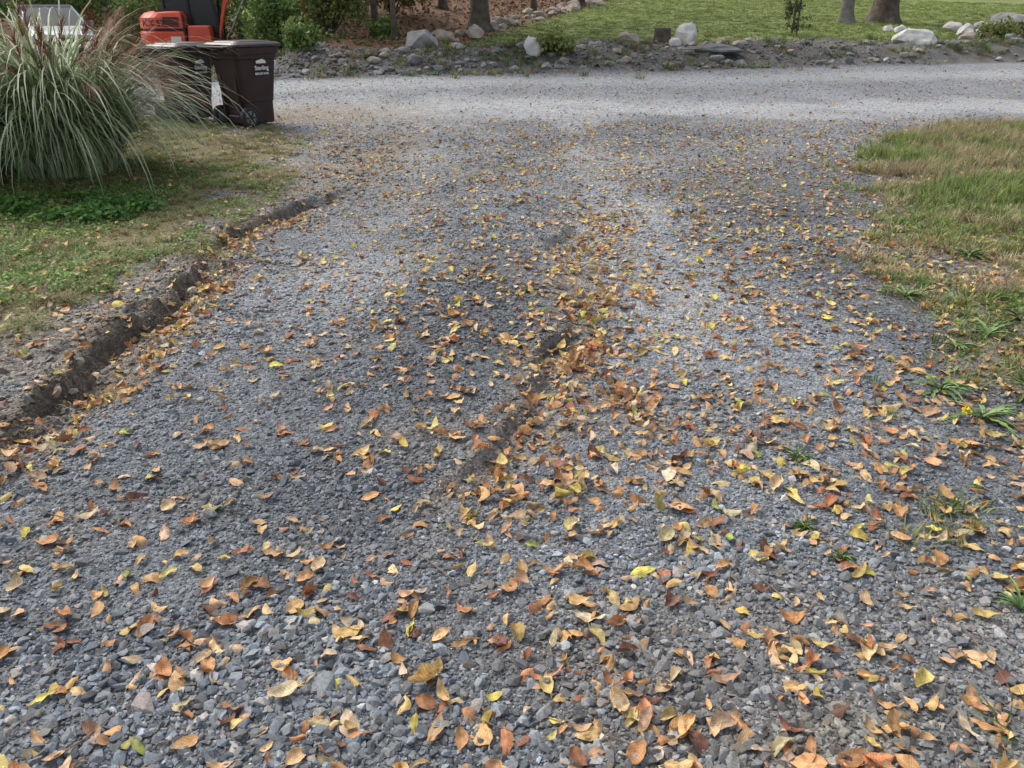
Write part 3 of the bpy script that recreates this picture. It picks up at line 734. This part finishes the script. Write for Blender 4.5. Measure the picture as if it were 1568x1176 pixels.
# ------------------------------------------------------------------ rocks
rk_white = solid('white_rock', (.62, .60, .56), .85, .25, 3, bump=.6)
rk_grey = solid('grey_rock', (.28, .275, .265), .9, .35, 3, bump=.6)
rk_tan = solid('tan_rock', (.36, .31, .25), .9, .3, 3, bump=.6)
rk_dark = solid('dark_rock', (.15, .15, .15), .9, .35, 3, bump=.6)
def rockgeo(V, F, c, s, seed, flat_cuts=6):
    bm = bmesh.new(); bmesh.ops.create_icosphere(bm, subdivisions=3, radius=1)
    r_ = random.Random(seed); off = Vector((seed*3.1, seed*1.7, 0))
    pl = [(Vector((r_.gauss(0, 1), r_.gauss(0, 1), r_.gauss(.2, 1))).normalized(), r_.uniform(.5, .85)) for _ in range(flat_cuts)]
    rz = Matrix.Rotation(r_.uniform(-.4, .4), 3, 'Z')
    for v in bm.verts:
        p = v.co*(1+.35*mnoise.noise(v.co*1.3+off))
        for n_, d in pl:
            k = p.dot(n_)-d
            if k > 0: p = p-n_*k*.9
        p = p*(1+.08*mnoise.noise(v.co*5+off))
        v.co = p
    k = len(V)
    for v in bm.verts:
        q_ = rz@v.co; V.append((c[0]+q_.x*s[0], c[1]+q_.y*s[1], c[2]+q_.z*s[2]))
    for f_ in bm.faces: F.append(tuple(k+v.index for v in f_.verts))
    bm.free()
def rock(name, x, y, w, h, mat, seed, dz=0., dep=None):
    V = []; F = []; z = float(height(x, y))
    rockgeo(V, F, (0, 0, h*.28+dz), (w*.62, (dep or w)*.55, h*.62), seed); mk(name, V, F, mat, loc=(x, y, z))
rock('white_rock', .52, 20.5, .36, .46, rk_white, 1)
rock('white_rock', 4.75, 22.9, .52, .62, rk_white, 2)
rock('white_rock', 4.4, 22.7, .26, .3, rk_white, 22)
rock('white_rock', 11.9, 24.9, 1.05, .5, rk_white, 3)
rock('white_rock', -5.35, 18.4, .24, .26, rk_white, 4)
rock('grey_rock', -2.25, 21.0, .85, .5, rk_grey, 5)
rock('tan_rock', 3.1, 22.7, .55, .34, rk_tan, 6)
rock('grey_rock', 5.3, 21.9, 1.4, .22, rk_dark, 7, dep=.7)
rock('boulder', 16.6, 27.6, 1.7, 1.0, rk_grey, 8)
rock('boulder', 18.6, 27.2, 1.3, .9, rk_dark, 9)
V = []; F = []; rr = random.Random(5)
for i in range(64):
    t = i/64; x = -1.6+7.2*t+rr.gauss(0, .25); y = 23.2+22*t+rr.gauss(0, .35); s = rr.uniform(.10, .28)
    rockgeo(V, F, (x, y, float(height(x, y))+s*.3), (s*rr.uniform(.9, 1.4), s, s*.8), 100+i, 4)
mk('stone_row', V, F, rk_tan)
V = []; F = []
for i in range(26):
    x = rr.uniform(12.5, 22); y = 27.5+.25*(x-12)+rr.gauss(0, .9); s = rr.uniform(.12, .32)
    rockgeo(V, F, (x, y, float(height(x, y))+s*.35), (s*1.2, s, s*.8), 200+i, 4)
mk('rubble_row', V, F, rk_white)
for nm, mt, cnt, so in (('bank_stones', rk_grey, 110, 300), ('bank_stones', rk_tan, 60, 500), ('bank_stones', rk_dark, 60, 600)):
    V = []; F = []
    for i in range(cnt):
        x = rr.uniform(-5.5, 22); y = float(E(x))+rr.uniform(.3, 3.0); s = rr.uniform(.03, .11)*(1+rr.random()**4)
        rockgeo(V, F, (x, y, float(height(x, y))+s*.3), (s*1.3, s, s*.8), so+i, 4)
    mk(nm, V, F, mt)

# ------------------------------------------------------------------ trees
bark = solid('bark', (.10, .08, .062), .95, .45, 5, bump=1., bscale=14)
bark2 = solid('grey_bark', (.18, .165, .145), .95, .35, 5, bump=.8, bscale=14)
def trunkgeo(V, F, x, y, z, dia, H, seed, flare=1.6):
    r_ = random.Random(seed); lx_, ly_ = r_.gauss(0, .02), r_.gauss(0, .02); k0 = len(V); ns = 18
    zs = [-.2, 0, .1, .25, .5, .9, 1.5, 2.5, 4, 6, 8, H]
    for zz in zs:
        rad = dia/2*(1-.65*max(0, zz)/H)*(1+(flare-1)*math.exp(-max(zz, 0)/(.35*max(dia, .3)+.05)))
        for j in range(ns):
            a_ = 6.2832*j/ns; lob = 1+(.16*math.exp(-max(zz, 0)/.35)+.04)*math.sin(a_*5+seed)+.05*math.sin(a_*9+zz*2)
            V.append((x+lx_*zz+rad*lob*math.cos(a_), y+ly_*zz+rad*lob*math.sin(a_), z+zz))
    for i in range(len(zs)-1):
        for j in range(ns):
            p = k0+i*ns+j; q_ = k0+i*ns+(j+1) % ns; F.append((p, q_, q_+ns, p+ns))
    return lx_, ly_
def tree(name, x, y, dia, H, seed, mat=bark, crown=2.6, ncl=300, link=True, col=None):
    z = float(height(x, y)); V = []; F = []
    lx_, ly_ = trunkgeo(V, F, 0, 0, 0, dia, H, seed); r_ = random.Random(seed+1)
    root = empty(name, (x, y, z)); tips = []
    for i in range(9):
        zz = H*r_.uniform(.42, .95); a_ = r_.uniform(0, 6.28); L = crown*r_.uniform(.6, 1.2)*(1.3-zz/H)
        p0 = (lx_*zz, ly_*zz, zz); p1 = (p0[0]+math.cos(a_)*L*.5, p0[1]+math.sin(a_)*L*.5, zz+L*.25); p2 = (p0[0]+math.cos(a_)*L, p0[1]+math.sin(a_)*L, zz+L*.7)
        tube(V, F, [p0, p1, p2], [dia*.16, dia*.1, dia*.03], 7, False); tips += [p1, p2]
    tips.append((lx_*H, ly_*H, H))
    mk('trunk_and_limbs', V, F, mat, root, smooth=True)
    P_ = []
    for _ in range(ncl):
        t_ = r_.choice(tips); s = crown*.38
        P_.append((t_[0]+r_.gauss(0, s), t_[1]+r_.gauss(0, s), t_[2]+r_.gauss(0, s*.7)))
    P_ = np.array(P_); n_ = len(P_)
    c_ = cm(n_, col or [(.06, .12, .025), (.10, .17, .03), (.25, .18, .04)], [.5, .35, .15])
    o = scatter('crown', clusters, P_, rng.uniform(0, 6.28, (n_, 3)), rng.uniform(.35, .7, n_), rng.integers(0, 6, n_), c_)
    o.parent = root
tree('oak_tree', -1.0, 25.6, .52, 11, 1)
tree('oak_tree', 14.1, 32.4, .85, 12, 2)
tree('oak_tree', 12.3, 31.4, .45, 11, 3, bark2)
tree('young_tree', -3.05, 21.9, .14, 7, 4, crown=1.4, ncl=140)
tree('young_tree', -4.1, 25.5, .2, 8, 5, crown=1.6, ncl=140)
tree('oak_tree', -5.6, 25.2, .42, 10, 6)
tree('young_tree', -2.4, 29.5, .26, 9, 7, crown=1.8, ncl=140)
tree('oak_tree', -9.5, 30, .5, 11, 8)
tree('young_tree', .8, 31.5, .22, 9, 9, crown=1.8, ncl=140)
tree('oak_tree', -14, 34, .5, 11, 10)
tree('oak_tree', -7.2, 27.5, .36, 10, 11, bark2)
tree('young_tree', 3.0, 37, .3, 9, 12, crown=1.8, ncl=140)
tree('oak_tree', 21, 33, .6, 12, 13)
tree('oak_tree', 24.5, 36, .5, 12, 14)
V = []; F = []
tube(V, F, [(0, 0, -.1), (0, 0, .05), (0, 0, .2), (0, 0, .42)], [.34, .27, .24, .23], 16); mk('tree_stump', V, F, bark, loc=(4.2, 23.6, float(height(4.2, 23.6))))
xx, yy = 8.6, 26.0; root = empty('staked_sapling', (xx, yy, float(height(xx, yy))))
V = []; F = []; tube(V, F, [(0, 0, 0), (.03, 0, .9), (0, 0, 2.2)], [.035, .025, .012], 8)
rs = random.Random(3); P_ = []
for i in range(40):
    zz = rs.uniform(.15, 2.0); a_ = rs.uniform(0, 6.28); L = rs.uniform(.25, .6)*(1.15-zz/2.6)
    tube(V, F, [(0, 0, zz), (math.cos(a_)*L*.6, math.sin(a_)*L*.6, zz+.05), (math.cos(a_)*L, math.sin(a_)*L, zz-.02)], [.01, .006, .003], 5, False)
    for k_ in range(4): f_ = rs.uniform(.3, 1); P_.append((math.cos(a_)*L*f_, math.sin(a_)*L*f_, zz+.02))
mk('stem', V, F, bark, root)
P_ = np.array(P_); n_ = len(P_)
o = scatter('needles', clusters, P_, rng.uniform(0, 6.28, (n_, 3)), rng.uniform(.10, .18, n_), rng.integers(0, 6, n_), cm(n_, [(.05, .09, .03), (.08, .12, .04)], [.5, .5])); o.parent = root
V = []; F = []; box(V, F, .13, .17, -.02, .02, -.1, 1.9); mk('stake', V, F, bark, root)

V = []; F = []; rf = random.Random(9); P_ = []
for i in range(150):
    x = rf.uniform(-70, 75); y = rf.uniform(46, 95) if x > -6 else rf.uniform(33, 90); z = float(height(x, y)); k0 = len(V)
    if 1 < x < 40 and y < 58: continue
    tube(V, F, [(x, y, z-.3), (x+rf.gauss(0, .2), y, z+5), (x+rf.gauss(0, .5), y, z+11)], [rf.uniform(.15, .4), .16, .05], 8, False)
    for _ in range(50): P_.append((x+rf.gauss(0, 1.8), y+rf.gauss(0, 1.8), z+rf.uniform(4, 13)))
    for _ in range(22): P_.append((x+rf.gauss(0, 2.5), y+rf.gauss(0, 2), z+abs(rf.gauss(0, 1.2))))
fo = empty('distant_forest', (0, 0, 0)); mk('trunks', V, F, bark, fo, smooth=True)
P_ = np.array(P_); n_ = len(P_)
o = scatter('foliage', clusters, P_, rng.uniform(0, 6.28, (n_, 3)), rng.uniform(.7, 1.6, n_), rng.integers(0, 6, n_), cm(n_, [(.05, .10, .025), (.09, .15, .03), (.22, .15, .04)], [.5, .35, .15])); o.parent = fo

# ------------------------------------------------------------------ bushes
def bush(name, x, y, w, h, seed, ncl, cols, pr, s=(.16, .30)):
    r_ = random.Random(seed); z = float(height(x, y)); root = empty(name, (x, y, z)); V = []; F = []; P_ = []
    tips = []
    for _ in range(14):
        a_ = r_.uniform(0, 6.28); q_ = r_.uniform(.2, 1)*w*.5; tz = h*r_.uniform(.5, 1)*(1-.35*(q_/(w*.5))**2)
        tip = (math.cos(a_)*q_, math.sin(a_)*q_, tz); tips.append(tip)
        tube(V, F, [(0, 0, 0), (tip[0]*.4, tip[1]*.4, tz*.5), tip], [.025, .018, .006], 6, False)
    mk('stems', V, F, bark, root)
    for _ in range(ncl):
        t_ = r_.choice(tips); f_ = r_.uniform(.25, 1.0)**.6
        P_.append((t_[0]*f_+r_.gauss(0, w*.12), t_[1]*f_+r_.gauss(0, w*.12), max(.05, t_[2]*f_+r_.gauss(0, h*.10))))
    P_ = np.array(P_); n_ = len(P_)
    o = scatter('leaves', clusters, P_, rng.uniform(0, 6.28, (n_, 3)), rng.uniform(*s, n_), rng.integers(0, 6, n_), cm(n_, cols, pr)); o.parent = root
GRN = [(.11, .20, .05), (.18, .28, .08), (.28, .35, .12)]; YG = [(.21, .27, .08), (.32, .32, .12), (.15, .20, .06)]
bush('shrub', -6.0, 21.4, 1.5, 2.2, 1, 450, GRN, [.4, .4, .2])
bush('shrub', -4.9, 22.8, 2.0, 2.6, 2, 600, YG, [.4, .3, .3])
bush('shrub', -7.0, 25.2, 2.6, 3.0, 3, 800, GRN, [.5, .4, .1])
bush('shrub', -4.9, 19.6, .9, .6, 4, 260, GRN, [.2, .4, .4])
bush('shrub', -11.4, 26.8, 2.0, 2.4, 5, 700, GRN, [.4, .4, .2])
bush('shrub', -9.8, 28.5, 3.2, 3.0, 6, 800, GRN, [.6, .3, .1])
bush('shrub', -17.5, 32.8, 4.0, 3.2, 7, 800, GRN, [.6, .3, .1])
bush('shrub', -13.2, 32.5, 3.6, 3.2, 8, 800, GRN, [.6, .3, .1])
bush('shrub', -3.4, 22.6, .9, .5, 9, 160, GRN, [.3, .4, .3])
bush('shrub', 1.0, 20.7, 1.1, .4, 10, 160, YG, [.4, .3, .3])
bush('shrub', -21.5, 31, 4.0, 3.2, 11, 800, GRN, [.6, .3, .1])
bush('shrub', 15.3, 26.6, 1.4, .6, 12, 200, YG, [.5, .3, .2])
bush('shrub', -3.8, 27.2, 2.6, 2.0, 13, 500, [(.22, .15, .05), (.13, .14, .04), (.3, .18, .05)], [.4, .4, .2])

# ------------------------------------------------------------------ dandelions
weedm = solid('weed_leaf', (.15, .25, .07), .5, .35, 12); ylw = solid('yellow_petal', (.85, .65, .03), .6, .1, 20)
def dandelion(x, y, s, seed, flower=False):
    r_ = random.Random(seed); root = empty('dandelion_plant', (x, y, float(height(x, y))+.005)); V = []; F = []
    for i in range(r_.randint(14, 22)):
        az = r_.uniform(0, 6.28); L = s*r_.uniform(.5, 1.1); el = R(r_.uniform(15, 65)); k = len(V); X_, Z_ = 0., 0.; nseg = 10
        for j in range(nseg+1):
            t = j/nseg; w = L*.06*math.sin(math.pi*min(.98, .12+t*.86))*(1.3 if j % 2 else .5)
            e = el-t*1.3; V += [(X_*math.cos(az)-w*math.sin(az), X_*math.sin(az)+w*math.cos(az), Z_+.006), (X_*math.cos(az), X_*math.sin(az), Z_), (X_*math.cos(az)+w*math.sin(az), X_*math.sin(az)-w*math.cos(az), Z_+.006)]
            X_ += math.cos(e)*L/nseg; Z_ = max(0, Z_+math.sin(e)*L/nseg)
        for j in range(nseg):
            a_ = k+3*j; F += [(a_, a_+1, a_+4, a_+3), (a_+1, a_+2, a_+5, a_+4)]
    mk('leaf_rosette', V, F, weedm, root, smooth=True)
    if flower:
        V = []; F = []; tube(V, F, [(0, 0, 0), (-.05, -.05, .05), (-.12, -.06, .07)], .002, 6); mk('flower_stem', V, F, weedm, root)
        V = []; F = []
        for i in range(60):
            a_ = r_.uniform(0, 6.28); l = .022*r_.uniform(.6, 1.1); e = r_.uniform(0, 1.2); k = len(V)
            c = Vector((-.12, -.06, .072)); d = Vector((math.cos(a_)*math.cos(e), math.sin(a_)*math.cos(e), math.sin(e)))*l; sd = Vector((-math.sin(a_), math.cos(a_), 0))*.003
            V += [tuple(c-sd*.5), tuple(c+sd*.5), tuple(c+d+sd), tuple(c+d-sd)]; F.append((k, k+1, k+2, k+3))
        mk('flower', V, F, ylw, root)
for i, (x, y, s, fl) in enumerate([(2.42, 4.5, .15, 0), (2.0, 3.22, .17, 0), (2.05, 2.95, .2, 1), (2.45, 3.2, .2, 0), (2.75, 3.6, .2, 0), (2.2, 2.6, .2, 0), (1.06, 1.98, .06, 0), (1.0, 2.15, .06, 0), (2.9, 4.1, .2, 0), (1.13, 2.62, .07, 0), (1.5, 1.75, .1, 0), (2.35, 3.75, .12, 0), (3.3, 5.4, .18, 0), (2.6, 3.9, .16, 0)]):
    dandelion(x, y, s, i, fl)

# ------------------------------------------------------------------ twigs
V = []; F = []; rt = random.Random(11)
for i in range(90):
    x = rt.uniform(-2.5, 3); y = rt.uniform(1.2, 6); a_ = rt.uniform(0, 3.14); L = rt.uniform(.08, .3); pp = []
    for j in range(4):
        t = j/3; px_ = x+math.cos(a_)*L*t+rt.gauss(0, .006); py_ = y+math.sin(a_)*L*t+rt.gauss(0, .006); pp.append((px_, py_, float(height(px_, py_))+.014))
    tube(V, F, pp, [.0022, .002, .0018, .001], 5)
mk('twigs', V, F, solid('twig', (.20, .14, .09), .9, .3, 20))

# ------------------------------------------------------------------ light, world, camera
SUN_EL, SUN_AZ = R(50), R(-50)   # azimuth from +Y, negative = to the left
w = bpy.data.worlds.new('World'); scene.world = w; w.use_nodes = True
nt = w.node_tree
sky = nt.nodes.new('ShaderNodeTexSky'); sky.sky_type = 'NISHITA'; sky.sun_disc = False
sky.sun_elevation = SUN_EL; sky.sun_rotation = SUN_AZ; sky.air_density = 1.0; sky.dust_density = 4.0; sky.ozone_density = 1.0
hsv = nt.nodes.new('ShaderNodeHueSaturation'); hsv.inputs['Saturation'].default_value = .45; hsv.inputs['Value'].default_value = 1.55
bg = nt.nodes['Background']; bg.inputs['Strength'].default_value = .15
nt.links.new(sky.outputs[0], hsv.inputs['Color']); nt.links.new(hsv.outputs[0], bg.inputs[0])
sl = bpy.data.lights.new('sun', 'SUN'); sl.energy = 1.4; sl.angle = R(20); sl.color = (1, .97, .91)
so_ = bpy.data.objects.new('sun', sl); COL.objects.link(so_)
dirv = Vector((math.sin(SUN_AZ)*math.cos(SUN_EL), math.cos(SUN_AZ)*math.cos(SUN_EL), math.sin(SUN_EL)))
so_.rotation_euler = dirv.to_track_quat('Z', 'Y').to_euler(); so_.location = dirv*30
cam = bpy.data.cameras.new('camera'); co = bpy.data.objects.new('camera', cam); COL.objects.link(co)
cam.sensor_width = 36; cam.lens = 27.05; cam.clip_start = .05; cam.clip_end = 600
co.location = (0, 0, 1.6); co.rotation_euler = (R(64), 0, 0)
scene.camera = co
scene.view_settings.view_transform = 'Standard'; scene.view_settings.look = 'None'; scene.view_settings.exposure = 0; scene.view_settings.gamma = 1
